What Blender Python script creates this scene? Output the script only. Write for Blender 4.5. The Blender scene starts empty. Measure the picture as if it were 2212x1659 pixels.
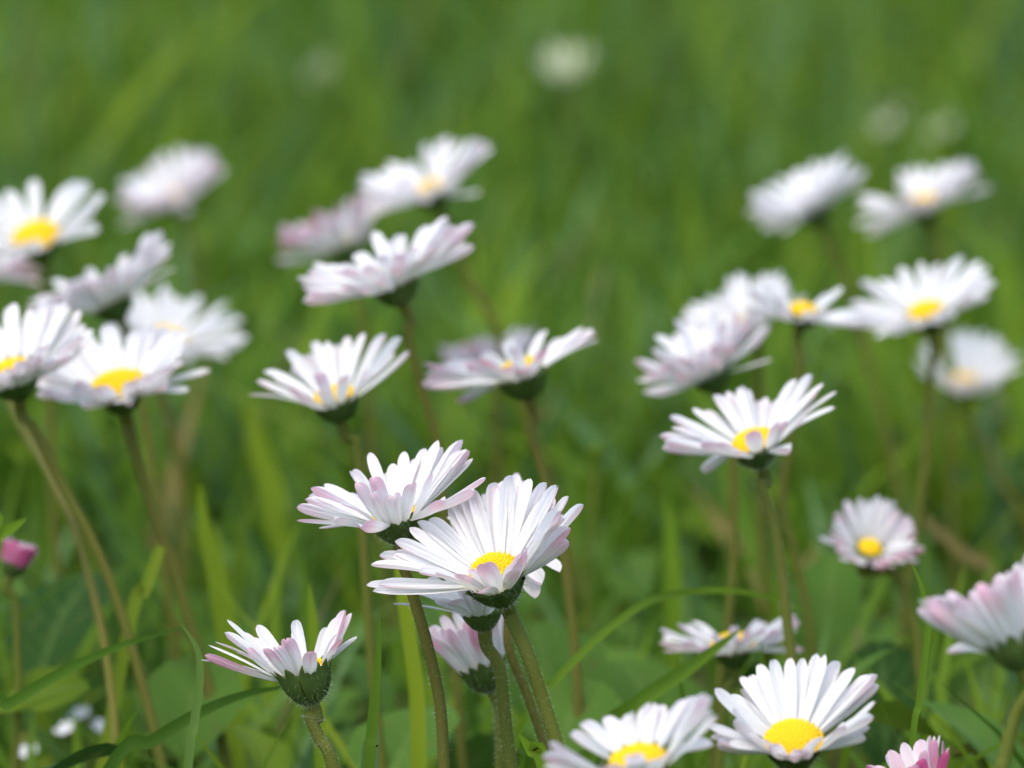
import bpy, math, random
import numpy as np
from mathutils import Vector, Matrix

C = bpy.context.scene.collection
SC = bpy.context.scene
R = math.radians

# ------------------------------------------------------------------ camera, world, sun, exposure
PITCH = R(8.0); HC = 0.206; LENS = 282.2; FOCUS = 0.90; APERTURE = 0.0092
cd = bpy.data.cameras.new('camera'); cam = bpy.data.objects.new('camera', cd); C.objects.link(cam)
cam.location = (0, 0, HC); cam.rotation_euler = (math.pi/2 - PITCH, 0, 0)
cd.sensor_width = 36; cd.lens = LENS; cd.clip_start = 0.01; cd.clip_end = 400
cd.dof.use_dof = True; cd.dof.focus_distance = FOCUS; cd.dof.aperture_fstop = LENS/1000/APERTURE
SC.camera = cam

SUN_EL, SUN_AZ = R(66), R(-145)          # azimuth from +Y, negative = to the left
w = bpy.data.worlds.new('World'); SC.world = w; w.use_nodes = True
nt = w.node_tree; bg = nt.nodes['Background']
sky = nt.nodes.new('ShaderNodeTexSky'); sky.sky_type = 'NISHITA'; sky.sun_disc = False
sky.sun_elevation = SUN_EL; sky.sun_rotation = SUN_AZ
nt.links.new(sky.outputs[0], bg.inputs[0]); bg.inputs[1].default_value = 0.13; sky.dust_density = 3.0; sky.air_density = 1.0; sky.ozone_density = .6
sl = bpy.data.lights.new('sun', 'SUN'); sl.energy = 0.62; sl.angle = R(45); sl.color = (1, .95, .87)
so = bpy.data.objects.new('sun', sl); C.objects.link(so)
sd = Vector((math.sin(SUN_AZ)*math.cos(SUN_EL), math.cos(SUN_AZ)*math.cos(SUN_EL), math.sin(SUN_EL)))
so.rotation_euler = sd.to_track_quat('Z', 'Y').to_euler(); so.location = sd*3
vs = SC.view_settings; vs.view_transform = 'Standard'; vs.look = 'None'; vs.gamma = 1; vs.exposure = 1.42
SC.render.engine = 'CYCLES'
cy = SC.cycles
cy.use_denoising = True; cy.max_bounces = 8; cy.transmission_bounces = 6; cy.diffuse_bounces = 4; cy.transparent_max_bounces = 4
cy.use_adaptive_sampling = False

# ------------------------------------------------------------------ lens geometry: photo points (2212 wide) to places
K = 2*math.tan(math.atan(18/LENS))/2212
RT = Vector((1, 0, 0)); FW = Vector((0, math.cos(PITCH), -math.sin(PITCH))); UP = Vector((0, math.sin(PITCH), math.cos(PITCH)))
CAM = Vector((0, 0, HC))
def at(px, py, D):
    return CAM + FW*D + RT*((px-1106)*K*D) + UP*((829.5-py)*K*D)
def to_px(P):
    v = P - np.array(CAM); d = v @ np.array(FW)
    return np.stack([1106 + (v @ np.array(RT))/d/K, 829.5 - (v @ np.array(UP))/d/K], -1)

# ------------------------------------------------------------------ materials
def new_mat(name):
    m = bpy.data.materials.new(name); m.use_nodes = True
    t = m.node_tree; t.nodes.clear()
    return m, t
class N:
    def __init__(s, t): s.t = t
    def __call__(s, kind, **kw):
        n = s.t.nodes.new('ShaderNode'+kind)
        for k, v in kw.items(): setattr(n, k, v)
        return n
    def link(s, a, b): s.t.links.new(a, b)
    def val(s, inp, v):
        if hasattr(v, 'default_value') or hasattr(v, 'is_output'): s.link(v, inp)
        else: inp.default_value = v
    def math(s, op, a, b=0.0, c=0.0, clamp=False):
        n = s('Math', operation=op, use_clamp=clamp)
        s.val(n.inputs[0], a); s.val(n.inputs[1], b); s.val(n.inputs[2], c)
        return n.outputs[0]
    def mix(s, f, a, b):
        n = s('Mix', data_type='RGBA'); 
        s.val(n.inputs[0], f); s.val(n.inputs[6], a); s.val(n.inputs[7], b)
        return n.outputs[2]
    def step(s, x, lo, hi):
        n = s('MapRange', interpolation_type='SMOOTHSTEP'); s.val(n.inputs[0], x)
        n.inputs[1].default_value = lo; n.inputs[2].default_value = hi
        return n.outputs[0]
    def attr(s, name, kind='OBJECT'):
        n = s('Attribute', attribute_type=kind, attribute_name=name); return n.outputs['Fac']
    def noise(s, scale, detail=3, vec=None):
        n = s('TexNoise'); n.inputs['Scale'].default_value = scale; n.inputs['Detail'].default_value = detail
        if vec is not None: s.link(vec, n.inputs['Vector'])
        return n.outputs['Fac']
    def leafy(s, col, trans, rough=.5, spec=.3, tcol=None, normal=None):
        p = s('BsdfPrincipled'); s.val(p.inputs['Base Color'], col); p.inputs['Roughness'].default_value = rough
        p.inputs['Specular IOR Level'].default_value = spec
        t = s('BsdfTranslucent'); s.val(t.inputs['Color'], tcol if tcol is not None else col)
        if normal is not None: s.link(normal, p.inputs['Normal'])
        m = s('MixShader'); m.inputs[0].default_value = trans
        s.link(p.outputs[0], m.inputs[1]); s.link(t.outputs[0], m.inputs[2])
        o = s('OutputMaterial'); s.link(m.outputs[0], o.inputs[0])

def c4(*a): return (*a, 1)

def petal_mat(name='petal', base=(.80, .80, .80)):
    m, t = new_mat(name); n = N(t)
    uv = n('UVMap'); sp = n('SeparateXYZ'); n.link(uv.outputs[0], sp.inputs[0])
    u, v = sp.outputs[0], sp.outputs[1]
    pink = n.attr('pink')
    back = n('NewGeometry').outputs['Backfacing']           # the underside of the ray floret
    inf = n('ObjectInfo')
    u1 = n.math('ADD', u, n.math('MULTIPLY_ADD', inf.outputs['Random'], .24, -.12))
    u2 = n.math('MULTIPLY_ADD', n.math('MAXIMUM', n.math('SUBTRACT', pink, 1.0), 0.0), .4, u1)
    sv = n('CombineXYZ'); n.link(n.math('MULTIPLY', u, 1.3), sv.inputs[0]); n.link(n.math('MULTIPLY', v, 7.0), sv.inputs[1]); n.link(n.math('MULTIPLY', inf.outputs['Random'], 60.0), sv.inputs[2])
    u2 = n.math('ADD', u2, n.math('MULTIPLY_ADD', n.noise(1.0, 2, sv.outputs[0]), .7, -.35))
    under = n.math('MULTIPLY', n.step(u2, .45, 1.08), pink, clamp=True)
    over = n.math('MULTIPLY', n.step(u2, .72, 1.08), n.math('MULTIPLY', pink, .2), clamp=True)
    f = n.math('ADD', n.math('MULTIPLY', under, back), n.math('MULTIPLY', over, n.math('SUBTRACT', 1.0, back)), clamp=True)
    white = n.mix(n.step(u, .16, -.04), c4(*base), c4(.70, .76, .42))
    deep = n.mix(n.math('SUBTRACT', pink, 1.0, clamp=True), c4(.79, .50, .59), c4(.64, .12, .28))
    col = n.mix(f, white, deep)
    st = n('TexWave', wave_type='BANDS', bands_direction='Y'); cmb = n('CombineXYZ')
    n.link(n.math('MULTIPLY', u, .15), cmb.inputs[0]); n.link(v, cmb.inputs[1]); n.link(cmb.outputs[0], st.inputs[0])
    st.inputs['Scale'].default_value = 1.6; st.inputs['Distortion'].default_value = .8
    bp = n('Bump'); bp.inputs['Strength'].default_value = .17; bp.inputs['Distance'].default_value = .0004
    n.link(st.outputs[1], bp.inputs['Height'])
    n.leafy(col, .40, .55, .2, normal=bp.outputs[0])
    return m
def disc_mat():
    m, t = new_mat('disc florets'); n = N(t)
    h = n.attr('rise', 'GEOMETRY')
    col = n.mix(n.step(h, .0, .9), c4(.78, .47, .005), c4(.95, .70, .008))
    col = n.mix(n.step(n.noise(900), .55, .75), col, c4(.95, .76, .05))
    n.leafy(col, .2, .6, .2)
    return m
def calyx_mat():
    m, t = new_mat('calyx green'); n = N(t)
    g = n('TexCoord').outputs['Object']
    col = n.mix(n.noise(900, 4, g), c4(.04, .075, .016), c4(.10, .15, .04))
    n.leafy(col, .06, .75, .15)
    return m
def bract_mat():
    m, t = new_mat('bract'); n = N(t)
    uv = n('UVMap'); sp = n('SeparateXYZ'); n.link(uv.outputs[0], sp.inputs[0])
    e = n.math('ABSOLUTE', n.math('MULTIPLY_ADD', sp.outputs[1], 2.0, -1.0))
    f = n.math('MAXIMUM', n.step(sp.outputs[0], .66, 1.0), n.math('MULTIPLY', n.step(e, .75, 1.0), .25))
    g = n('TexCoord').outputs['Object']
    base = n.mix(n.noise(1100, 4, g), c4(.045, .085, .016), c4(.095, .15, .035))
    n.leafy(n.mix(f, base, c4(.16, .20, .02)), .18, .7, .12)
    return m
def stem_mat():
    m, t = new_mat('stem'); n = N(t)
    g = n('TexCoord').outputs['Object']
    f = n.math('ADD', n.attr('tint'), n.math('MULTIPLY_ADD', n.noise(70, 2, g), .9, -.45), clamp=True)
    col = n.mix(f, c4(.115, .145, .02), c4(.135, .088, .024))
    col = n.mix(n.math('MULTIPLY', n.noise(900, 3, g), .35), col, c4(.15, .15, .035))
    n.leafy(col, .15, .7, .1)
    return m
def hair_mat():
    m, t = new_mat('plant hairs'); n = N(t)
    n.leafy(c4(.55, .60, .42), .5, .5, .3); return m
def blade_mat():
    m, t = new_mat('grass blades'); n = N(t)
    ramp = n('ValToRGB'); cr = ramp.color_ramp
    cr.elements[0].position = 0; cr.elements[0].color = c4(.036, .088, .010)
    cr.elements[1].position = 1; cr.elements[1].color = c4(.15, .07, .03)
    for p, c in ((.25, (.075, .160, .013)), (.5, (.140, .24, .014)), (.68, (.22, .29, .016)), (.80, (.085, .185, .05)), (.93, (.15, .25, .10)), (.965, (.28, .26, .085))):
        e = cr.elements.new(p); e.color = c4(*c)
    n.link(n.attr('tone', 'GEOMETRY'), ramp.inputs[0])
    n.leafy(ramp.outputs[0], .42, .6, .12)
    return m
def leaf_mat(name, a, b, trans=.25, rough=.45):
    m, t = new_mat(name); n = N(t)
    g = n('TexCoord').outputs['Object']
    uv = n('UVMap'); sp = n('SeparateXYZ'); n.link(uv.outputs[0], sp.inputs[0])
    rib = n.step(n.math('ABSOLUTE', n.math('SUBTRACT', sp.outputs[1], .5)), .07, .02)
    col = n.mix(n.noise(160, 4, g), c4(*a), c4(*b))
    d = n.math('ABSOLUTE', n.math('SUBTRACT', sp.outputs[1], .5))
    vein = n.step(n.math('FRACT', n.math('MULTIPLY', n.math('SUBTRACT', sp.outputs[0], n.math('MULTIPLY', d, .5)), 9.0)), .16, .02)
    col = n.mix(n.math('MULTIPLY', vein, .3), col, c4(.13, .20, .05))
    col = n.mix(n.math('MULTIPLY', n.step(n.noise(420, 5, g), .56, .72), .5), col, c4(.10, .11, .03))
    col = n.mix(n.math('MULTIPLY', rib, .2), col, c4(.16, .24, .07))
    n.leafy(col, trans, .7, .06)
    return m
def ground_mat():
    m, t = new_mat('soil and moss'); n = N(t)
    g = n('TexCoord').outputs['Object']
    col = n.mix(n.step(n.noise(40, 6, g), .4, .62), c4(.05, .06, .014), c4(.07, .13, .014))
    far = n('SeparateXYZ'); n.link(g, far.inputs[0])
    big = n.mix(n.noise(3, 8, g), c4(.05, .11, .014), c4(.10, .17, .02))
    col = n.mix(n.step(n.math('ABSOLUTE', far.outputs[1]), 3.5, 6.0), col, big)
    n.leafy(col, 0.0, .9, .1); return m
M = dict(petal=petal_mat(), cream_petal=petal_mat('cream petal', (.70, .73, .50)), disc=disc_mat(), calyx=calyx_mat(), bract=bract_mat(), stem=stem_mat(), hair=hair_mat(), blade=blade_mat(),
         leaf=leaf_mat('broad leaf', (.042, .105, .013), (.095, .185, .03)),
         dark_leaf=leaf_mat('dark broad leaf', (.014, .045, .008), (.028, .075, .014)),
         lime_leaf=leaf_mat('lime leaf', (.075, .14, .010), (.13, .20, .016), .3),
         brown_leaf=leaf_mat('dead leaf', (.13, .055, .022), (.22, .11, .045), .1, .7),
         ground=ground_mat())

# ------------------------------------------------------------------ mesh helpers
def mesh(name, V, F, mat, smooth=True, uv=None, attr=None):
    me = bpy.data.meshes.new(name); me.from_pydata([tuple(v) for v in V], [], [tuple(f) for f in F])
    if smooth: me.polygons.foreach_set('use_smooth', [True]*len(me.polygons))
    if uv is not None:
        l = me.uv_layers.new(name='UVMap'); uvv = np.asarray(uv, dtype=np.float32)
        idx = np.empty(len(me.loops), dtype=np.int32); me.loops.foreach_get('vertex_index', idx)
        l.data.foreach_set('uv', uvv[idx].ravel())
    if attr:
        for k, a in attr.items():
            at_ = me.attributes.new(k, 'FLOAT', 'POINT'); at_.data.foreach_set('value', np.asarray(a, dtype=np.float32))
    me.materials.append(M[mat]); me.update()
    return me
def link(name, me, parent=None, mat=None):
    o = bpy.data.objects.new(name, me); C.objects.link(o)
    if parent is not None: o.parent = parent
    if mat is not None: o.matrix_basis = mat
    return o
def tag(o, label, cat, group=None):
    o['label'] = label; o['category'] = cat
    if group: o['group'] = group
def grid_faces(nu, nv, closed=False):
    F = []
    for i in range(nu-1):
        for j in range(nv if closed else nv-1):
            k = (j+1) % nv
            F.append((i*nv+j, (i+1)*nv+j, (i+1)*nv+k, i*nv+k))
    return F
def smooth_path(P, n):
    P = [Vector(p) for p in P]
    Q = [P[0]*2-P[1]] + P + [P[-1]*2-P[-2]]
    out = []
    segs = len(P)-1
    for s in range(segs):
        a, b, c, d = Q[s:s+4]
        for k in range(n):
            t = k/n
            out.append(.5*((2*b) + (c-a)*t + (2*a-5*b+4*c-d)*t*t + (3*b-a-3*c+d)*t**3))
    out.append(P[-1]); return out
def tube(P, rad, ns=10):
    V = []; prev = Vector((1, 0, 0))
    for i, p in enumerate(P):
        t = (P[min(i+1, len(P)-1)] - P[max(i-1, 0)]).normalized()
        x = (prev - t*prev.dot(t)).normalized(); y = t.cross(x); prev = x
        r = rad(i/(len(P)-1))
        for j in range(ns):
            a = 2*math.pi*j/ns; V.append(p + (x*math.cos(a) + y*math.sin(a))*r)
    F = grid_faces(len(P), ns, True)
    F.append(tuple(range(ns))); F.append(tuple(reversed(range((len(P)-1)*ns, len(P)*ns))))
    return V, F

# ------------------------------------------------------------------ the parts of a daisy, modelled once in many variants
rng = random.Random(5)
def petal_mesh(curve, cup, notch, sharp, seed):
    rr = random.Random(seed)
    U = [0, .1, .22, .36, .5, .64, .76, .86, .925, .968, 1.0]; nv = 7
    V, UV = [], []
    skew = rr.uniform(-.05, .05)
    for u in U:
        base = .34 + .66*(1-(1-min(u/.62, 1))**2)
        tip = 1.0 if u < .76 else math.sqrt(max(0, 1-((u-.76)/.243)**2))**(.85 if sharp < .6 else 1.2)
        w = .5*base*tip
        for j in range(nv):
            v = j/(nv-1); s = 2*v-1
            x = u
            if u > .9: x -= notch*max(0, 1-abs(s-.15)*2.4)*(u-.9)*6 + .012*abs(s)
            y = s*w + skew*math.sin(u*3.1)*.5
            z = curve*4*u*(1-u) + cup*(s*s-.4)*w*2*(.4+.6*u) - .02*math.cos(s*math.pi*2.0)*base*tip*.6
            V.append((x, y, z)); UV.append((u, v))
    return mesh('petal', V, grid_faces(len(U), nv), 'petal', uv=UV)
PETALS = [petal_mesh(rng.uniform(-.035, .06), rng.uniform(.0, .16), rng.choice((0, 0, 0, .05, .09)), rng.random(), i) for i in range(16)]
CURLED = [petal_mesh(rng.uniform(-.20, -.12), rng.uniform(.2, .4), rng.choice((0, .05)), rng.random(), 50+i) for i in range(6)]

def disc_mesh(seed):
    rr = random.Random(seed); nr, ns = 30, 96
    pts = []
    cnt = 110
    for i in range(cnt):
        a = i*2.39996; r = math.sqrt((i+.5)/cnt)
        pts.append((r*math.cos(a), r*math.sin(a), rr.uniform(.7, 1.25)))
    pts = np.array(pts)
    V, H, F = [(0, 0, .62)], [.8], []
    for i in range(1, nr):
        q = i/(nr-1)*1.12
        for j in range(ns):
            a = 2*math.pi*j/ns
            x, y = q*math.cos(a), q*math.sin(a)
            d2 = (pts[:, 0]-x)**2 + (pts[:, 1]-y)**2
            k = d2.argmin(); b = max(0., 1 - d2[k]/(.062**2))*pts[k, 2]
            if q > 1: b *= 1.0
            h = .62*math.sqrt(max(0, 1-(min(q, 1.06)/1.1)**2)) - .05
            nz = Vector((x*.55, y*.55, .75)).normalized()
            rise = .10*b*(.7+.6*q)
            V.append((x+nz.x*rise*1.3, y+nz.y*rise*1.3, h+nz.z*rise)); H.append(b)
    for j in range(ns): F.append((0, 1+j, 1+(j+1) % ns))
    for i in range(nr-2):
        for j in range(ns):
            k = (j+1) % ns
            F.append((1+i*ns+j, 1+(i+1)*ns+j, 1+(i+1)*ns+k, 1+i*ns+k))
    return mesh('disc', V, F, 'disc', attr={'rise': H})
DISCS = [disc_mesh(i) for i in range(3)]

CUP = [(.30, -4.7), (.95, -4.55), (1.55, -4.1), (2.15, -3.3), (2.6, -2.3), (2.85, -1.3), (2.95, -.55), (2.5, -.15), (.6, .0)]
def calyx_mesh(seed):
    rr = random.Random(seed); ns = 36; V = []
    for r, z in CUP:
        for j in range(ns):
            a = 2*math.pi*j/ns; rj = r*(1+.05*math.cos(a*13)*(r > 1)+rr.uniform(-.02, .02))
            V.append((rj*math.cos(a), rj*math.sin(a), z+rr.uniform(-.06, .06)))
    F = grid_faces(len(CUP), ns, True)
    F.append(tuple(reversed(range(ns)))); F.append(tuple(range((len(CUP)-1)*ns, len(CUP)*ns)))
    return mesh('calyx', V, F, 'calyx')
CALYX = [calyx_mesh(i) for i in range(3)]
def bract_mesh(seed, flat):
    rr = random.Random(seed)
    pr = [(1.75, -4.05), (2.32, -3.2), (2.78, -2.3), (3.02, -1.75), (3.15, -1.3), (3.3, -1.05), (3.5, -.9), (3.7, -.78)] if flat else [(1.75, -4.05), (2.32, -3.2), (2.78, -2.3), (3.04, -1.4), (3.2, -.6), (3.42, .05), (3.7, .55), (3.95, .95)]
    wd = [.25, .48, .66, .76, .76, .62, .36, .04]; nv = 5; V, UV = [], []
    for i, (r, z) in enumerate(pr):
        for j in range(nv):
            s = 2*j/(nv-1)-1; a = s*wd[i]/max(r, 1)
            rad = r + .09*(1-s*s)
            V.append((rad*math.cos(a), rad*math.sin(a), z)); UV.append((i/(len(pr)-1), j/(nv-1)))
    return mesh('bract', V, grid_faces(len(pr), nv), 'bract', uv=UV)
BRACTS = [bract_mesh(i, i == 1) for i in range(2)]
def hair_tuft(rootfn, n, ln, wd, seed):
    rr = random.Random(seed); V, F = [], []
    for _ in range(n):
        p, d = rootfn(rr); d = (d + Vector((rr.uniform(-.5, .5), rr.uniform(-.5, .5), rr.uniform(-.6, .4)))).normalized()
        s = d.cross(Vector((rr.uniform(-1, 1), rr.uniform(-1, 1), rr.uniform(-1, 1)))).normalized()*wd
        L = ln*rr.uniform(.5, 1.2); b = len(V)
        bend = Vector((0, 0, -.25))*L
        V += [p-s, p+s, p+d*L*.6+s*.6, p+d*L*.6-s*.6, p+d*L+bend]
        F += [(b, b+1, b+2, b+3), (b+3, b+2, b+4)]
    return V, F
def cup_root(rr):
    i = rr.randrange(0, 6); t = rr.random(); a = rr.uniform(0, 6.283)
    r = CUP[i][0]*(1-t)+CUP[i+1][0]*t; z = CUP[i][1]*(1-t)+CUP[i+1][1]*t
    return Vector((r*1.03*math.cos(a), r*1.03*math.sin(a), z)), Vector((math.cos(a), math.sin(a), -.4))
FUZZ = mesh('hairs', *hair_tuft(cup_root, 420, .75, .018, 3), 'hair', smooth=False)

# ------------------------------------------------------------------ photo tips of petals, read off enlarged views: (scale, x0, y0)
VIEW = {'a': (.2295, 777.7, 1004.5), 'd': (.19043, 637.3, 934.3), 'e': (.25133, 378.0, 1242.1), 'm': (.19531, 1404.1, 788.5),
        'g': (.38965, 1350.1, 1026.1), 'z': (.36133, 518.4, 680.5), 'h': (.24414, 1134.1, 1350.1)}
def tips(v, *pts):
    s, x, y = VIEW[v]; return [(x+s*a, y+s*b) for a, b in pts]

def frame_of(roll, t):
    roll, t = R(roll), R(t)
    n = (-RT*math.sin(roll)*math.cos(t) + UP*math.cos(roll)*math.cos(t) - FW*math.sin(t)).normalized()
    e1 = (-FW) - n*n.dot(-FW); e1.normalize(); e2 = n.cross(e1)
    return n, e1, e2

def solve_tip(P, n, e1, e2, r0, L, tip, front, th0):
    """bearing, rise and length of the petal whose tip stands at a photo point"""
    P, n, e1, e2 = (np.array(x) for x in (P, n, e1, e2))
    ph = np.radians(np.arange(0, 360, 2.5)); th = np.radians(np.arange(-28, 86, 2.5)); lf = np.array([.52, .6, .68, .76, .84, .92, 1.]) if front else np.array([.78, .85, .92, .97, 1., 1.04, 1.1, 1.16])
    l0, ls = (.76, .14) if front else (1., .07)
    if front: th0 += 10
    A, B, G = np.meshgrid(ph, th, lf, indexing='ij')
    if front: ok = np.cos(A) > -.05
    else: ok = np.cos(A) < .35
    rad = np.cos(A)[..., None]*e1 + np.sin(A)[..., None]*e2
    X = P + rad*r0 - n*.0008 + (rad*np.cos(B)[..., None] + n*np.sin(B)[..., None])*(L*G)[..., None]
    d = to_px(X) - np.array(tip)
    cost = (d**2).sum(-1)/9 + ((np.degrees(B)-th0)/13)**2 + ((G-l0)/ls)**2 + np.where(ok, 0, 1e6)
    i = np.unravel_index(cost.argmin(), cost.shape)
    return A[i], B[i], G[i]

GROUP = 'daisies in the lawn'
def daisy(label, c, D, L=9.0, roll=16, t=18, th=26, thf=42, n=60, back=(), front=(), extra=10, pink=.8, tint=.4, path=(), rs=.85, seed=0,
          hero=False, cz=.8, disc=.27, curled=False, gaps=(), wr=.158, sc=None, dz=1.0, petal_look=None, calyx_look=None, cat='daisy', name='daisy', group=GROUP, spread=6, foot=None):
    rr = random.Random(seed*7+1)
    if 1.0 < D < 1.5: L *= (.9+(D-.9)*.8)/D; D = .9+(D-.9)*.8
    Lm = L/1000; s = L/10.0
    s = sc or max(.62, s)
    P = at(c[0], c[1], D); nn, e1, e2 = frame_of(roll, t)
    r0 = max(.0015, min(.0026, disc*.0104))*s if disc else .0022*s
    rot = Matrix((( e1.x, e2.x, nn.x), (e1.y, e2.y, nn.y), (e1.z, e2.z, nn.z))).to_4x4()
    # stem
    low = P - nn*.0047*s
    rs *= .76
    pts = [P - nn*.0043*s*cz, P - nn*.0062*s] + [at(*(q if len(q) == 3 else (*q, D))) for q in path]
    a, b = pts[-2], pts[-1]
    d = (b-a).normalized(); d = (d*.6 + Vector((0, 0, -1))*.4).normalized()
    if d.z > -.3: d = Vector((d.x*.4, d.y*.4, -.9))
    if not path: d = Vector((-nn.x*.35 + rr.uniform(-.08, .08), -nn.y*.25, -1))
    k = b.z/-d.z
    base = b + d*max(k, .004)
    if foot: base = Vector((foot[0], foot[1], 0))
    if k > .012: pts.append(b.lerp(base, .5) + Vector((rr.uniform(-1, 1), rr.uniform(-1, 1), 0))*.0015)
    pts.append(Vector((base.x, base.y, -.002)))
    root = bpy.data.objects.new(name, None); C.objects.link(root); root.location = (base.x, base.y, 0); root.empty_display_size = .005
    tag(root, label, cat, group)
    off = Matrix.Translation(-Vector((base.x, base.y, 0)))
    ctr = smooth_path(pts, 8)
    Vt, Ft = tube(ctr, lambda q: rs/1000*(1.12-.25*min(q*3, 1)+.1*q), 12)
    st = link('stem', mesh('stem', [v - Vector((base.x, base.y, 0)) for v in Vt], Ft, 'stem'), root); st['tint'] = tint*.6
    if hero:
        def sroot(q):
            i = q.randrange(0, int(len(ctr)*.85)); a = q.uniform(0, 6.283)
            dv = Vector((math.cos(a), math.sin(a), 0)); return ctr[i].lerp(ctr[i+1], q.random()) + dv*rs*.00096 - Vector((base.x, base.y, 0)), dv
        V2, F2 = hair_tuft(sroot, 900, .0005, .000011, seed)
        h = link('hairs', mesh('hairs', V2, F2, 'hair', smooth=False), st); h['kind'] = 'stuff'
    FM = off @ Matrix.Translation(P) @ rot
    SM = FM @ Matrix.Diagonal((.001*s, .001*s, .001*s*cz, 1))
    ca = link('calyx', CALYX[seed % 3], root, SM)
    if calyx_look:
        ca.material_slots[0].link = 'OBJECT'; ca.material_slots[0].material = M[calyx_look]
    nb = 13
    if D < 1.12:
        for i in range(nb):
            m = Matrix.Rotation(2*math.pi*(i+rr.uniform(-.12, .12))/nb, 4, 'Z') @ Matrix.Scale(rr.uniform(.93, 1.03), 4)
            link('bract', BRACTS[1 if th < 33 else 0], ca, m)
    if hero:
        h = link('hairs', FUZZ, ca); h['kind'] = 'stuff'
    if disc:
        dm = Matrix.Translation((0, 0, -.00015)) @ Matrix.Rotation(rr.uniform(0, 6), 4, 'Z') @ Matrix.Diagonal((disc*.01*s, disc*.01*s, disc*.01*s*dz, 1))
        link('disc', DISCS[seed % 3], root, FM @ dm)
    # petals
    Q = []
    for q in back: Q.append((*solve_tip(P, nn, e1, e2, r0, Lm, q, False, th), 0))
    for q in front: Q.append((*solve_tip(P, nn, e1, e2, r0, Lm, q, True, thf), 1))
    if Q:
        Q0 = list(Q)
        for i in range(extra):
            a, b, g, f = rr.choice(Q0)
            if f: continue
            Q.append((a + rr.uniform(-.16, .16), b - rr.uniform(.02, .13), g*rr.uniform(.86, .97), f))
    else:
        for i in range(n):
            a = 2*math.pi*(i + rr.uniform(-.42, .42))/n
            if any(lo <= math.degrees(a) % 360 <= hi for lo, hi in gaps): continue
            f = .5+.5*math.cos(a)
            lay = (i % 2)
            th_ = th*(1-f) + thf*f - 7*lay + rr.gauss(0, spread)
            if rr.random() < .05: th_ -= 25
            Q.append((a, R(th_), rr.uniform(.9, 1.03)*(1-.04*lay)*(1-.16*max(0, math.cos(a))), 0))
    for a, b, g, f in Q:
        rad = Vector((math.cos(a), math.sin(a), 0)); tng = Vector((-math.sin(a), math.cos(a), 0))
        x = rad*math.cos(b) + Vector((0, 0, 1))*math.sin(b); z = x.cross(tng)
        tw = Matrix.Rotation(rr.gauss(0, .06 if f else .16), 4, 'X')
        wsc = Lm*wr*rr.uniform(.85, 1.18)*(1.28 if f else 1)
        m = Matrix(((x.x, tng.x, z.x), (x.y, tng.y, z.y), (x.z, tng.z, z.z))).to_4x4()
        m = Matrix.Translation(rad*r0*rr.uniform(.93, 1.06) + Vector((0, 0, -.0008 + rr.uniform(-.0002, .0002)))) @ m @ tw
        m = m @ Matrix.Diagonal((Lm*g, wsc, Lm, 1))
        p = link('petal', rr.choice(CURLED if curled else PETALS), root, FM @ m)
        if petal_look:
            p.material_slots[0].link = 'OBJECT'; p.material_slots[0].material = M[petal_look]
        p['pink'] = max(0., pink*rr.uniform(.55, 1.25))
    return root

# ---- the sharp daisies
daisy('large sharp daisy with wide open petals and bright yellow disc, standing before two others', (1069, 1242), .90, L=10.3, cz=.82, dz=1.35, roll=21, t=34, th=28, thf=48, hero=True, pink=.85, tint=.25, rs=1.12, seed=1,
      back=tips('a', (310, 720), (375, 703), (455, 570), (545, 535), (640, 490), (840, 390), (900, 320), (980, 285), (1060, 232), (1255, 175), (1345, 125), (1410, 115), (1490, 215),
                (1600, 135), (1760, 170), (1860, 190), (1965, 285), (2095, 365), (1930, 500), (1960, 700), (180, 870), (290, 830), (65, 935), (65, 1150), (125, 1190), (1880, 430), (700, 540)),
      front=tips('a', (700, 1015), (925, 1055), (1050, 990), (1160, 910), (1490, 990), (1480, 900), (1560, 820), (1620, 690), (560, 1010), (1100, 1190)),
      extra=18, path=((1138, 1410), (1175, 1520), (1212, 1640), (1235, 1740)), disc=.265)
daisy('daisy hidden behind the large sharp one, only its petal tips and thin brown stem showing', (1092, 1168), .925, L=9.6, roll=8, t=20, th=22, thf=20, hero=True, pink=1.0, tint=.85, rs=.8, seed=2,
      back=tips('a', (1480, 85), (1555, 140), (1300, 145), (1190, 290), (1190, 440), (820, 500), (1660, 260), (1930, 500), (1430, 130)),
      front=tips('a', (1895, 1000), (1700, 1110), (1660, 1240)), extra=0,
      path=((1098, 1390), (1135, 1490), (1170, 1590), (1195, 1680)), disc=.26)
daisy('daisy low under the large sharp one, with drooping lower petals and straight green stem', (1040, 1312), .915, L=9.2, roll=8, t=8, th=12, thf=35, sc=.74, hero=True, pink=.6, tint=.12, rs=1.0, seed=3,
      back=tips('a', (300, 1290), (400, 1150), (640, 1060), (520, 1100), (760, 1000)), front=tips('a', (700, 1270), (950, 1150), (1050, 1190), (1180, 1200), (1270, 1190), (820, 1300)), extra=3,
      path=((1078, 1440), (1090, 1540), (1105, 1660)), disc=.27)
daisy('daisy with pink backed cupped front petals, just behind the large sharp one', (851, 1110), .91, L=9.3, roll=13, t=14, th=24, thf=52, hero=True, pink=.95, tint=.7, rs=.95, seed=4,
      back=tips('d', (160, 640), (130, 690), (95, 750), (310, 575), (640, 455), (830, 195), (1090, 335), (1235, 200), (1390, 295), (1485, 180), (1630, 65), (1755, 240), (1885, 90), (1960, 150), (1990, 185), (2020, 290), (2165, 530),
                (30, 820), (25, 1010), (275, 1105), (590, 710)),
      front=tips('d', (500, 820), (690, 580), (895, 525), (870, 700), (1110, 710), (1340, 585), (1540, 460), (1775, 370), (1700, 770), (420, 1000), (760, 1060)), extra=11,
      path=((862, 1190), (893, 1290), (925, 1400), (950, 1520), (960, 1670)), disc=.25)
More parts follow.
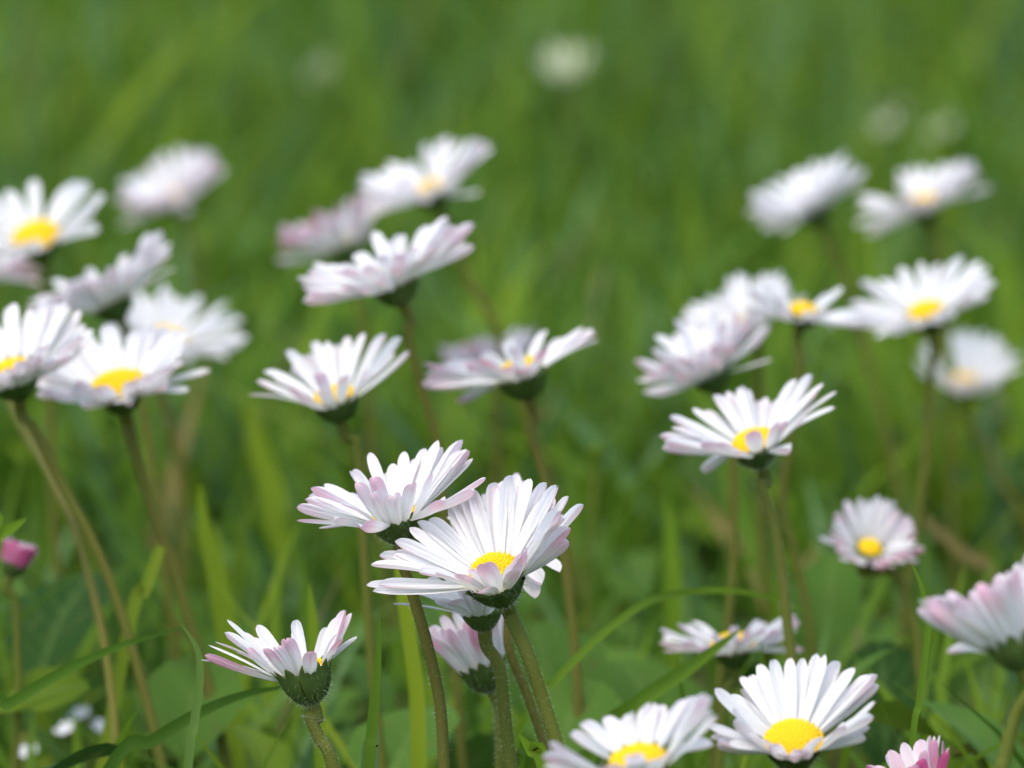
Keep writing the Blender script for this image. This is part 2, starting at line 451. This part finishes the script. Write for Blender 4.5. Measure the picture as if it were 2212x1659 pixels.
daisy('pink tinged half open daisy with big scalloped green calyx, lowest of the sharp ones', (655, 1447), .90, L=8.3, roll=15, t=3, th=38, thf=55, cz=.92, sc=.94, hero=True, pink=1.05, tint=.3, rs=1.0, seed=5,
      back=tips('e', (440, 360), (425, 490), (245, 570), (235, 680), (170, 730), (350, 585), (590, 480), (700, 425), (1030, 380), (1390, 360), (1325, 445), (1455, 290), (1510, 310), (1565, 535), (1180, 700)),
      front=tips('e', (620, 630), (520, 660), (770, 635), (870, 630), (955, 555), (1160, 650), (1390, 490), (1450, 560)), extra=6,
      path=((668, 1545), (690, 1595), (722, 1665)), disc=.24)
daisy('pink closed up daisy with pointed green bracts, tucked under the large sharp one', (1042, 1440), .935, L=8.3, roll=22, t=0, th=70, thf=70, n=34, hero=True, pink=1.2, tint=.1, rs=.85, seed=6, spread=5,
      path=((1080, 1590), (1078, 1690)), disc=.24)
daisy('fanned white daisy with full yellow disc, beside the cut off one at the bottom edge', (1714, 1600), .865, L=9.4, roll=4, t=34, th=30, thf=42, hero=True, pink=.75, tint=.2, rs=1.0, seed=7,
      back=tips('g', (495, 1180), (560, 1220), (640, 1110), (690, 1090), (745, 1050), (820, 1030), (910, 1015), (985, 1000), (1060, 1000), (1110, 988), (1190, 1025), (1280, 1065), (1330, 1110), (1395, 1100), (1410, 1150), (1380, 1260),
                (480, 1400), (485, 1450), (1380, 1340), (1360, 1400), (600, 1300)),
      front=tips('g', (690, 1440), (800, 1500), (860, 1540), (940, 1560), (990, 1520), (1080, 1460), (1030, 1550), (1210, 1380), (590, 1500)), extra=16, disc=.31, path=((1722, 1720), (1728, 1800)))
daisy('daisy cut off by the bottom edge, its white petals fanned around a yellow disc', (1378, 1650), .83, L=9.6, roll=14, t=26, th=34, thf=44, pink=.75, tint=.2, rs=1.0, seed=8,
      back=tips('h', (150, 1150), (230, 1030), (390, 960), (500, 880), (720, 810), (830, 830), (940, 790), (1050, 730), (1120, 700), (1230, 700), (1340, 740), (1450, 660), (1530, 620), (1600, 590), (1650, 640), (1690, 800), (1670, 1060)),
      front=tips('h', (960, 1150), (1100, 1210), (1260, 1110), (860, 1240), (700, 1260)), extra=8, disc=.30, path=((1385, 1760), (1390, 1850)))
daisy('small deep pink closed daisy, lowest in the corner under the curved grass blade', (1985, 1712), .885, L=6.6, roll=22, t=6, th=66, thf=64, n=34, pink=1.75, seed=9, disc=.24, wr=.25, path=((1995, 1800),))
daisy('half closed daisy with pink backs cut off by the right edge', (2186, 1385), .825, L=9.8, sc=.86, roll=24, t=-4, th=54, thf=70, n=48, spread=3, pink=.9, tint=.05, rs=1.05, seed=10, disc=.25, path=((2196, 1540), (2170, 1640), (2160, 1700)))
daisy('daisy with a yellow disc on a bent stem, standing above the grass arch', (1628, 955), .965, L=8.9, roll=18, t=22, th=26, thf=46, hero=True, pink=.85, tint=.25, rs=.9, seed=11,
      back=tips('m', (215, 560), (320, 640), (470, 500), (600, 490), (700, 310), (840, 280), (1000, 220), (1070, 260), (1290, 360), (1440, 365), (1640, 150), (1700, 180), (1790, 110), (1930, 180), (2090, 270), (2050, 470), (100, 770), (115, 910), (160, 860), (555, 1130), (1230, 400)),
      front=tips('m', (735, 870), (935, 970), (1120, 740), (1410, 660), (1510, 620), (1720, 540), (1560, 950), (560, 860)), extra=15, disc=.28,
      path=((1645, 1050), (1672, 1130), (1690, 1240), (1700, 1340), (1712, 1430)))
daisy('shallow bowl shaped daisy with yellow glimpsed between petals, directly above the pink backed one', (722, 857), .985, L=8.9, roll=15, t=15, th=27, thf=46, pink=.9, tint=.3, rs=.85, seed=12,
      back=tips('z', (55, 465), (95, 395), (150, 345), (200, 370), (270, 210), (330, 240), (395, 240), (450, 150), (520, 150), (580, 170), (640, 120), (740, 105), (860, 105), (960, 135), (1010, 225), (930, 220)),
      front=tips('z', (460, 350), (490, 450), (630, 365), (760, 310), (290, 430), (370, 490), (850, 320)), extra=10, disc=.27, path=((765, 950), (775, 1010)))
daisy('flat daisy with a long petal pointing up to the right and big dark calyx', (1125, 800), 1.0, L=10.2, roll=17, t=10, th=20, thf=40, pink=1.0, tint=.75, rs=.85, seed=13,
      back=tips('z', (1085, 280), (1140, 300), (1240, 285), (1310, 290), (1590, 150), (1830, 100), (1930, 140), (2000, 110), (2050, 65), (2100, 85), (2150, 140), (1100, 370), (1090, 410), (1290, 520), (1450, 220)),
      front=tips('z', (1590, 310), (1690, 330), (1640, 190), (1830, 210), (1420, 260), (1350, 300), (1760, 330)), extra=9, disc=.26,
      path=((1145, 930), (1178, 1040), (1215, 1190), (1240, 1380), (1250, 1560)))
# ---- the soft daisies further off
daisy('white daisy with narrow lifted petals and pointed dark calyx, under the overlapping pair', (848, 600), 1.03, L=10.2, roll=22, t=13, th=22, thf=36, n=44, pink=.8, tint=.5, rs=.85, seed=14, wr=.19, path=((882, 720), (905, 820), (940, 940), (955, 1050)))
daisy('white daisy tilted left, the farther and higher one of the overlapping pair', (930, 405), 1.2, L=9.9, roll=22, t=22, th=20, thf=34, n=46, pink=.5, tint=.5, seed=15, disc=.2, path=((985, 520), (1010, 600), (1075, 720)))
daisy('pink daisy showing the backs of its petals, left one of the overlapping pair', (735, 528), 1.22, L=9.0, roll=24, t=0, th=42, thf=58, n=40, pink=1.15, tint=.5, seed=16, path=((770, 640), (790, 740)))
daisy('pale pink blurred daisy behind the flat one with the long raised petal', (1062, 790), 1.22, L=7.8, roll=10, t=0, th=40, thf=50, n=36, pink=.9, tint=.8, seed=17)
daisy('white daisy with wide yellow disc, cut by the left edge, beside the pale pink oval', (78, 512), 1.15, L=9.9, roll=16, t=34, th=22, thf=38, n=21, pink=.25, tint=.5, seed=18, disc=.32, wr=.22, path=((95, 640), (105, 720)))
daisy('pale pink oval blurred daisy standing alone, the highest at the left', (378, 425), 1.36, L=9.2, roll=25, t=26, th=30, thf=40, n=72, pink=.8, tint=.3, seed=19, disc=.18, path=((412, 530), (430, 600)))
daisy('narrow daisy seen edge on with lilac petals, right above the yellow disc pair', (235, 642), 1.1, L=9.7, roll=27, t=8, th=22, thf=46, n=50, pink=.6, tint=.4, seed=20, path=((285, 730), (300, 800)))
daisy('dense daisy with long straight petals cut by the left edge, on a long curved stem', (30, 805), .985, L=9.7, roll=10, t=26, th=34, thf=44, n=50, pink=.6, tint=.55, rs=.9, seed=21, wr=.19, path=((75, 930), (130, 1040), (195, 1160), (250, 1290), (305, 1470), (355, 1680)))
daisy('daisy with petals raised around a broad yellow disc, in front of a paler blurred one', (256, 838), 1.0, L=9.2, roll=14, t=26, th=30, thf=36, n=40, pink=.6, tint=.6, rs=.95, seed=22, disc=.36, wr=.24, path=((290, 970), (325, 1090), (370, 1210), (405, 1330), (440, 1450), (475, 1580)))
daisy('bluish white blurred daisy crowding behind the one with the broad yellow disc', (362, 735), 1.2, L=10.0, roll=-14, t=26, th=26, thf=30, n=40, pink=.15, tint=.9, rs=.95, seed=23, path=((352, 870), (378, 950), (394, 1060), (394, 1200), (388, 1390)))
daisy('pinkish blurred daisy almost wholly outside the left edge', (-42, 590), 1.18, L=8.0, roll=-8, t=10, th=35, thf=45, n=36, pink=1.2, tint=.7, rs=.75, seed=24, path=((40, 900, 1.08), (100, 1010, 1.04), (150, 1110, 1.01), (185, 1220, 1.0), (218, 1350, .99), (238, 1480, .985), (250, 1620, .98)))
daisy('ragged crowded daisy with lilac front petals, behind the one on the bent stem', (1530, 800), 1.06, L=8.6, roll=24, t=14, th=38, thf=42, n=60, pink=.85, tint=.5, rs=.8, seed=25, spread=17, disc=.2, path=((1580, 960), (1585, 1150), (1575, 1330)))
daisy('pale daisy overlapping behind the ragged crowded one, higher and whiter than it', (1610, 705), 1.15, L=8.2, roll=24, t=22, th=34, thf=44, n=54, pink=.4, tint=.5, seed=40)
daisy('small tattered daisy with its yellow disc exposed, between two white ones', (1738, 672), 1.08, L=6.9, roll=-14, t=24, th=8, thf=42, n=34, pink=.5, tint=.4, seed=26, spread=10, disc=.27, gaps=((165, 225),), path=((1728, 800), (1705, 960), (1690, 1100), (1720, 1210), (1752, 1380)))
daisy('flat white daisy with yellow disc reaching its petals toward the small tattered one', (2000, 672), 1.13, L=9.3, roll=15, t=24, th=16, thf=34, n=42, pink=.35, tint=.5, seed=27, disc=.25, path=((2012, 800), (2005, 940), (1990, 1080)))
daisy('grey white blurred daisy split by a gap, with a dull yellow centre', (2085, 828), 1.27, L=8.4, roll=-4, t=30, th=50, thf=46, n=36, pink=.35, tint=.4, seed=28, gaps=((205, 232),), path=((2110, 930), (2170, 1050), (2215, 1120)))
daisy('white blurred daisy with a pale hidden disc, left one of the far pair', (1755, 447), 1.25, L=9.3, roll=28, t=20, th=26, thf=44, n=60, pink=.2, tint=.4, seed=29, disc=.14, gaps=((196, 214),), path=((1795, 540), (1840, 640)))
daisy('white blurred daisy with a yellow disc, right one of the far pair', (1992, 440), 1.27, L=9.0, roll=22, t=20, th=22, thf=42, n=58, pink=.45, tint=.4, seed=30, disc=.29, gaps=((192, 222),), path=((2020, 540), (2030, 640)))
daisy('small pale pink daisy facing outward with a dull yellow centre', (1880, 1182), 1.05, L=6.3, roll=-14, t=40, th=52, thf=36, n=50, pink=1.25, tint=.35, seed=31, disc=.2, sc=.69, gaps=(), path=((1935, 1240), (1968, 1330), (1985, 1420)))
daisy('small flattened daisy half hidden by a slanting grass blade', (1583, 1393), .99, L=7.8, roll=4, t=14, th=10, thf=42, n=34, wr=.13, pink=1.0, tint=.1, seed=32, disc=.32, gaps=((168, 198),), path=((1575, 1480), (1560, 1560)))
for lab, c, D, L, ro, t, sd in (
    ('faint far off daisy, leftmost of the blurs', (697, 158), 1.72, 4.3, 50, 25, 33),
    ('faint far off daisy, widest and brightest of the blurs', (1228, 155), 1.66, 6.6, 8, 30, 34),
    ('faint far off daisy just above the left one of the far white pair', (1925, 272), 1.66, 5.2, 35, 5, 35),
    ('faint far off daisy just above the right one of the far white pair', (2030, 285), 1.66, 4.0, 20, 5, 36),
    ('faint pale daisy low by the right edge, below the grey white split one', (2185, 895), 1.45, 4.8, 5, 35, 37)):
    daisy(lab, c, D, L=L, roll=ro, t=t, th=40, thf=50, n=14, pink=.1, seed=sd, petal_look='cream_petal', disc=0, wr=.2)
daisy('round deep pink daisy bud on a thin green stem by the left edge', (30, 1220), 1.0, L=4.0, sc=.5, cz=.7, roll=-18, t=0, th=82, thf=82, n=26, pink=2.7, tint=0, rs=.7, seed=38, disc=0, wr=.42, cat='bud', name='daisy_bud', group=None, spread=3, path=((34, 1300), (38, 1400), (40, 1520)))
daisy('tiny closed yellowish bud standing in the dark grass', (1290, 962), 1.18, L=2.0, roll=0, t=0, th=86, thf=86, n=0, pink=0, tint=0, rs=.5, seed=39, disc=0, sc=.36, cz=1.9, calyx_look='lime_leaf', wr=.42, cat='bud', name='daisy_bud', group=None, spread=3)

# ------------------------------------------------------------------ single grass blades one can point to
def blade_geo(P, width, n=8, face=None, fold=.25, tipw=.06):
    ctr = smooth_path(P, n); V = []; m = len(ctr)
    face = Vector(face) if face else -FW
    for i, p in enumerate(ctr):
        t = (ctr[min(i+1, m-1)] - ctr[max(i-1, 0)]).normalized()
        sd = t.cross(face).normalized(); nf = sd.cross(t).normalized(); q = i/(m-1)
        wv = width*.5*min(1, .65+q*1.2)*(1-q**3.2*(1-tipw))
        V += [p-sd*wv, p - nf*fold*wv, p+sd*wv]
    return V, grid_faces(m, 3)
def blade(label, pts, width, tone, face=None, fold=.25, group='grass blades standing out of the lawn', tipw=.06):
    P = [at(*q) for q in pts]; b = Vector((P[0].x, P[0].y, 0))
    if P[0].z > .004: 
        d = (P[0]-P[1]).normalized(); d = (d*.5+Vector((0, 0, -1))*.5); d = d/-min(d.z, -.2); b = P[0]+d*P[0].z; b.z = 0
        P = [Vector((b.x, b.y, -.001))] + P
    V, F = blade_geo(P, width/1000, face=face, fold=fold, tipw=tipw)
    me = mesh('grass_blade', [v-b for v in V], F, 'blade', attr={'tone': [tone]*len(V)})
    o = link('grass_blade', me); o.location = b; tag(o, label, 'grass blade', group); return o
blade('thin dark grass blade curving upright beside the half closed daisy at the edge', [(1968, 1640, .90), (1985, 1520, .90), (1998, 1420, .90), (2005, 1340, .90), (1990, 1265, .90), (1972, 1222, .90)], 0.8, .38, tipw=.3)
blade('long thin grass blade arching over to the right above the flattened daisy', [(1130, 1560, .95), (1200, 1470, .95), (1300, 1370, .96), (1400, 1300, .97), (1500, 1277, .98), (1600, 1278, .98), (1690, 1300, .98), (1750, 1325, .98)], 1.0, .45)
blade('broad grass blade slanting up to the right across the flattened daisy', [(1270, 1640, .95), (1380, 1520, .95), (1470, 1455, .955), (1540, 1405, .96), (1600, 1358, .96)], 2.1, .36, fold=.5)
blade('slender bright grass blade standing straight beside the pink tinged half open daisy', [(795, 1700, .905), (803, 1580, .905), (815, 1440, .905), (821, 1335, .905)], 1.4, .34)
blade('short bluish grass blade in front of the slender bright upright one', [(795, 1690, .91), (805, 1600, .91), (812, 1550, .91)], 2.0, .9)
blade('pointed light green grass blade behind the slender upright one', [(690, 1560, .97), (682, 1440, .97), (675, 1330, .97), (668, 1260, .97)], 1.7, .55)
blade('wide yellow green grass blade rising behind the pink tinged half open daisy', [(505, 1560, 1.03), (495, 1400, 1.03), (470, 1250, 1.03), (440, 1130, 1.03), (432, 1045, 1.03)], 3.2, .6)
blade('long grass blade slanting across the two curved stems at the left', [(-60, 1560, .94), (20, 1520, .94), (110, 1465, .94), (200, 1420, .94), (290, 1385, .94), (420, 1350, .95)], 1.35, .22)
blade('long grass blade slanting from the bottom edge towards the half open daisy', [(230, 1670, .93), (330, 1600, .93), (430, 1540, .93), (530, 1500, .935), (640, 1480, .94)], 1.6, .1)
blade('bluish upright grass blade left of the pink tinged half open daisy', [(405, 1680, .915), (420, 1560, .915), (432, 1460, .915), (425, 1400, .915), (390, 1345, .915)], 1.1, .77)
blade('bright grass blade tip poking in over the pink bud', [(-70, 1190, .95), (-20, 1165, .95), (25, 1140, .95), (57, 1119, .95)], 1.9, .5)
blade('cut straw coloured grass stalk leaning right between the curved stems', [(280, 1350, .99), (312, 1275, .99), (347, 1180, .99)], 1.6, .70, tipw=.8)
blade('small lime grass blade beside the cut off daisy at the bottom edge', [(1185, 1690, .89), (1150, 1625, .89), (1120, 1585, .89)], 1.7, .5)
blade('pale broad blurred grass blade behind the wide yellow green one', [(500, 1300, 1.15), (515, 1200, 1.15), (545, 1060, 1.15)], 2.0, .70)
blade('bright broad blurred grass blade below the bowl shaped daisy', [(600, 1180, 1.18), (585, 1050, 1.18), (550, 940, 1.18), (535, 850, 1.18)], 4.2, .6)
blade('upright olive grass stalk behind the brown stem of the pink backed daisy', [(905, 1700, .96), (900, 1500, .96), (880, 1350, .96), (862, 1220, .96)], 1.9, .66, tipw=.7)
blade('thin green grass blade behind the closed up pink daisy', [(1240, 1640, 1.0), (1330, 1560, 1.0), (1420, 1500, 1.0)], 1.4, .3)
blade('blurred upright grass blade below the cupped far daisies', [(1455, 1300, 1.1), (1450, 1180, 1.1), (1440, 1060, 1.1)], 2.6, .5)
blade('brown dry grass blade lying behind the small pale pink daisy', [(2150, 1250, 1.14), (2090, 1200, 1.14), (2030, 1150, 1.14), (1975, 1100, 1.14)], 1.8, .982, tipw=.3)

# ------------------------------------------------------------------ broad leaves near the front
def leaf_geo(Lg, Wd, bend, cup, seed, pet=.3):
    rr = random.Random(seed); nu, nv = 12, 7; V, UV = [], []
    for i in range(nu):
        u = i/(nu-1)
        wv = .5*Wd*(.10 if u < pet else (.10+.90*math.sin(min(1, (u-pet)/(1-pet)*.97+.01)*math.pi)**.75))
        for j in range(nv):
            s = 2*j/(nv-1)-1
            wob = 1+.05*math.sin(u*19+seed)+.07*math.sin(u*43+seed*2)*(abs(s) > .9)
            V.append((Lg*u, s*wv*wob, bend*Lg*math.sin(u*math.pi*.55) - bend*Lg*u*u*.45 + cup*abs(s)*wv)); UV.append((u, j/(nv-1)))
    return V, grid_faces(nu, nv), UV
def leaf(label, px, py, D, Lg, Wd, az, pitch, mat, seed=0, roll=0, cup=.2, bend=.25, group='broad leaves near the ground'):
    """blade centre at a photo point; az = heading of the tip, 0 to the right, 90 away; pitch = rise of the leaf"""
    V, F, UV = leaf_geo(Lg/1000, Wd/1000, bend, cup, seed)
    m = Matrix.Rotation(R(az), 4, 'Z') @ Matrix.Rotation(R(-pitch), 4, 'Y') @ Matrix.Rotation(R(roll), 4, 'X')
    V = [m @ Vector(v) for v in V]
    c = sum((V[k] for k in range(5*7, 11*7)), Vector())/42
    P = at(px, py, D) - c
    # stalk down to the ground
    b = Vector((P.x, P.y, 0)) - Vector((m[0][0], m[1][0], 0))*.004
    V = [P+v-b for v in V]
    n0 = len(V)
    Vt, Ft = tube(smooth_path([P-b+Vector((m[0][0], m[1][0], m[2][0]))*.002, P-b-Vector((m[0][0], m[1][0], m[2][0]+.5))*.002, Vector((0, 0, -.001))], 4), lambda q: .0007, 6)
    o = bpy.data.objects.new('leaf', None); C.objects.link(o); o.location = b; o.empty_display_size = .004
    tag(o, label, 'leaf', group)
    link('leaf_blade', mesh('leaf_blade', V, F, mat, uv=UV), o)
    link('leaf_stalk', mesh('leaf_stalk', Vt, Ft, 'stem'), o)['tint'] = .1
LEAVES = [
    ('large dark rounded leaf under the pink bud, behind two curved stems', 135, 1320, 1.05, 26, 17, 60, 40, 'dark_leaf', 1, -10),
    ('yellow green leaf low behind the slanting blade at the left', 110, 1490, 1.0, 15, 8, 10, 12, 'lime_leaf', 2, 30),
    ('light blue green leaf behind the stems of the half open daisy', 420, 1500, 1.0, 20, 14, 75, 50, 'leaf', 3, 0),
    ('pale green leaf filling the gap left of the closed pink daisy', 760, 1440, 1.06, 22, 13, 140, 30, 'leaf', 4, 20),
    ('blue green leaf right behind the closed up pink daisy', 1180, 1440, 1.02, 22, 17, 110, 55, 'leaf', 5, 0),
    ('light leaf edge just left of the tall brown stem at the bottom', 1240, 1530, 1.0, 18, 13, 60, 40, 'leaf', 6, 15),
    ('round pale leaf above the fanned white daisy', 1865, 1450, 1.0, 16, 10, 20, 40, 'leaf', 7, -15),
    ('large blurred leaf under the half closed daisy at the right edge', 2110, 1590, .98, 26, 17, 150, 35, 'leaf', 8, 10),
    ('lime yellow leaf right of the fanned white daisy', 1925, 1550, .98, 15, 8, 170, 10, 'lime_leaf', 9, 35),
    ('dark green leaf beside the curved upright blade', 1910, 1500, 1.02, 24, 13, 95, 60, 'dark_leaf', 10, 0),
    ('blue green leaf behind the arching blade and the olive stalks', 1790, 1290, 1.08, 20, 10, 80, 70, 'leaf', 11, 0),
    ('dark leaf at the bottom corner under the tiny white flowers', 150, 1650, .94, 22, 13, 30, 15, 'dark_leaf', 12, -20),
    ('yellow green leaf at the bottom between the half open daisy and the closed pink one', 560, 1610, .99, 15, 8, 120, 30, 'lime_leaf', 13, 20),
    ('large pale leaf at the bottom under the slender upright blade', 880, 1590, .99, 24, 15, 65, 30, 'leaf', 14, -10),
    ('blue green leaf low between the slanting broad blade and the cut off daisy', 1400, 1500, 1.03, 24, 14, 120, 35, 'leaf', 16, 0),
    ('light leaf beside the thin arching blade where it starts', 1330, 1460, 1.08, 20, 12, 50, 30, 'leaf', 17, 15),
]
for a in LEAVES: leaf(*a)

# ------------------------------------------------------------------ tiny white flowers by the bottom left corner
def tiny_flower(label, px, py, D, seed):
    rr = random.Random(seed); P = at(px, py, D); b = Vector((P.x+.001, P.y+.001, 0))
    o = bpy.data.objects.new('small_white_flower', None); C.objects.link(o); o.location = b; o.empty_display_size = .004
    tag(o, label, 'flower', 'tiny white flowers low in the grass')
    nrm = (UP*.8 - FW*.45 + RT*rr.uniform(-.4, .4)).normalized()
    Vt, Ft = tube(smooth_path([P-b, P-b-nrm*.004, Vector((0, 0, -.001))], 6), lambda q: .0004, 6)
    link('stem', mesh('stem', Vt, Ft, 'stem'), o)['tint'] = 0
    q = nrm.to_track_quat('Z', 'Y').to_matrix().to_4x4()
    for k in range(5):
        m = Matrix.Translation(P-b) @ q @ Matrix.Rotation(k*2*math.pi/5+rr.uniform(-.1, .1), 4, 'Z') @ Matrix.Rotation(R(-28), 4, 'Y') @ Matrix.Diagonal((.0018, .0012, .0018, 1))
        link('petal', PETALS[k], o, m)['pink'] = 0.
tiny_flower('tiny white flower in the corner, the brighter one left of the curved stem', 145, 1582, 1.04, 1)
tiny_flower('tiny white flower touching the curved stem, right of the brighter one', 215, 1578, 1.05, 2)
tiny_flower('tiny white flower low at the very corner, the faintest one', 62, 1632, 1.03, 3)
tiny_flower('tiny white flower topmost of the four in the corner', 176, 1550, 1.05, 4)

# ------------------------------------------------------------------ ground and lawn
gs = 150.0
gm = mesh('ground', [(-gs, -gs, 0), (gs, -gs, 0), (gs, gs, 0), (-gs, gs, 0)], [(0, 1, 2, 3)], 'ground', smooth=False)
g = link('ground', gm); g['kind'] = 'structure'

def np_mesh(name, V, F, mat, tone=None, uv=None):
    me = bpy.data.meshes.new(name); me.vertices.add(len(V)); me.vertices.foreach_set('co', V.astype(np.float32).ravel())
    n = len(F); me.loops.add(n*4); me.loops.foreach_set('vertex_index', F.astype(np.int32).ravel())
    me.polygons.add(n); me.polygons.foreach_set('loop_start', np.arange(0, n*4, 4, dtype=np.int32))
    me.polygons.foreach_set('use_smooth', np.ones(n, dtype=bool))
    me.update(calc_edges=True)
    if tone is not None:
        a = me.attributes.new('tone', 'FLOAT', 'POINT'); a.data.foreach_set('value', tone.astype(np.float32))
    if uv is not None:
        l = me.uv_layers.new(name='UVMap'); l.data.foreach_set('uv', uv[F.ravel()].astype(np.float32).ravel())
    me.materials.append(M[mat]); return me
def patch_noise(x, y, seed):
    r = np.random.RandomState(seed); v = 0
    for k in range(7):
        a, b, p, f = r.uniform(-1, 1), r.uniform(-1, 1), r.uniform(0, 6), r.choice([9, 16, 30, 55])
        v = v + np.sin((a*x + b*y)*f + p)
    return v/3.0
def lawn(x, y, hmean, hsd, wmean, seed, lean=.45, pale=1.0, base=.42, sd=.16, top=.74):
    r = np.random.RandomState(seed); n = len(x); ns = 6
    h = np.clip(r.normal(hmean, hsd, n)*(1+.22*patch_noise(x, y, seed+1)), .008, hmean*2.0)
    wd = np.clip(r.normal(wmean, wmean*.3, n), wmean*.4, wmean*2)
    az = r.uniform(0, 2*np.pi, n); ln = np.abs(r.normal(0, lean, n)); cv = np.abs(r.normal(.25, .35, n))
    fa = az + np.pi/2 + r.normal(0, .5, n)
    tone = np.clip(base + .13*patch_noise(x, y, seed+2) + r.normal(0, sd, n), 0, top)
    blue = (r.rand(n) + .10*patch_noise(x, y, seed+3)) > 1-.20*pale; tone[blue] = r.uniform(.76, .92, blue.sum())
    dry = r.rand(n) > 1-.012*pale; tone[dry] = r.uniform(.945, .985, dry.sum())
    u = np.linspace(0, 1, ns)[None, :]
    out = h[:, None]*(ln[:, None]*u + cv[:, None]*u*u*.9)
    up = h[:, None]*(u - .28*np.clip(cv, 0, 1.3)[:, None]*u**2.5)
    cx = x[:, None] + np.cos(az)[:, None]*out; cyy = y[:, None] + np.sin(az)[:, None]*out
    ww = wd[:, None]*.5*(np.minimum(1, .7+u*1.2))*(1-u**2.6*.94)
    sx = np.cos(fa)[:, None]*ww; sy = np.sin(fa)[:, None]*ww
    V = np.empty((n, ns, 2, 3))
    V[..., 0, 0] = cx-sx; V[..., 1, 0] = cx+sx; V[..., 0, 1] = cyy-sy; V[..., 1, 1] = cyy+sy; V[..., 0, 2] = up; V[..., 1, 2] = up
    base = (np.arange(n)*ns*2)[:, None]; k = np.arange(ns-1)[None, :]*2
    F = np.stack([base+k, base+k+1, base+k+3, base+k+2], -1).reshape(-1, 4)
    T = np.repeat(tone, ns*2)
    return V.reshape(-1, 3), F, T
rs_ = np.random.RandomState(11)
def scatter(n, x0, x1, y0, y1): return rs_.uniform(x0, x1, n), rs_.uniform(y0, y1, n)
parts = []
x, y = scatter(4200, -.30, .30, .72, 1.2); parts.append(lawn(x, y, .022, .008, .0021, 21, .4, .6, .36, .14, .68))
x, y = scatter(34000, -.42, .42, 1.2, 2.7); parts.append(lawn(x, y, .030, .009, .0028, 22, .45, .9, .33, .12, .64))
x, y = scatter(24000, -1.6, 1.6, .2, 3.2); k = (np.abs(x) > .28) | (y < .72); parts.append(lawn(x[k], y[k], .028, .009, .0024, 23))
x, y = scatter(26000, -3.0, 3.0, 2.7, 7.0); parts.append(lawn(x, y, .038, .010, .0045, 24, .3, .5, .42, .13, .70))
off = 0; VV, FF, TT = [], [], []
for V, F, T in parts:
    VV.append(V); FF.append(F+off); TT.append(T); off += len(V)
o = link('grass', np_mesh('grass', np.concatenate(VV), np.concatenate(FF), 'blade', np.concatenate(TT)))
o['kind'] = 'stuff'; o['label'] = 'short green lawn grass growing round and behind the daisies'; o['category'] = 'grass'

# low leafy cover between the blades
def cover(n, x0, x1, y0, y1, seed):
    r = np.random.RandomState(seed); VV, FF, UU = [], [], []
    base = [leaf_geo(1, r.uniform(.45, .75), r.uniform(.1, .35), r.uniform(0, .3), s, .25) for s in range(8)]
    off = 0
    for i in range(n):
        V, F, UV = base[i % 8]; L = r.uniform(.006, .016)
        m = Matrix.Translation((r.uniform(x0, x1), r.uniform(y0, y1), r.uniform(.001, .008))) @ Matrix.Rotation(r.uniform(0, 6.28), 4, 'Z') @ Matrix.Rotation(-R(r.uniform(5, 60)), 4, 'Y') @ Matrix.Rotation(r.normal(0, .4), 4, 'X') @ Matrix.Scale(L, 4)
        A = np.array(m)[:3]; P = np.c_[np.array(V), np.ones(len(V))] @ A.T
        VV.append(P); FF.append(np.array(F)+off); UU.append(np.array(UV)); off += len(V)
    return np.concatenate(VV), np.concatenate(FF), np.concatenate(UU)
V, F, UV = cover(4300, -.35, .35, .75, 1.7, 31)
o = link('leafy_ground_cover', np_mesh('leafy_ground_cover', V, F, 'leaf', uv=UV)); o['kind'] = 'stuff'
o['label'] = 'low broad green leaves covering the soil between grass blades'; o['category'] = 'ground cover'
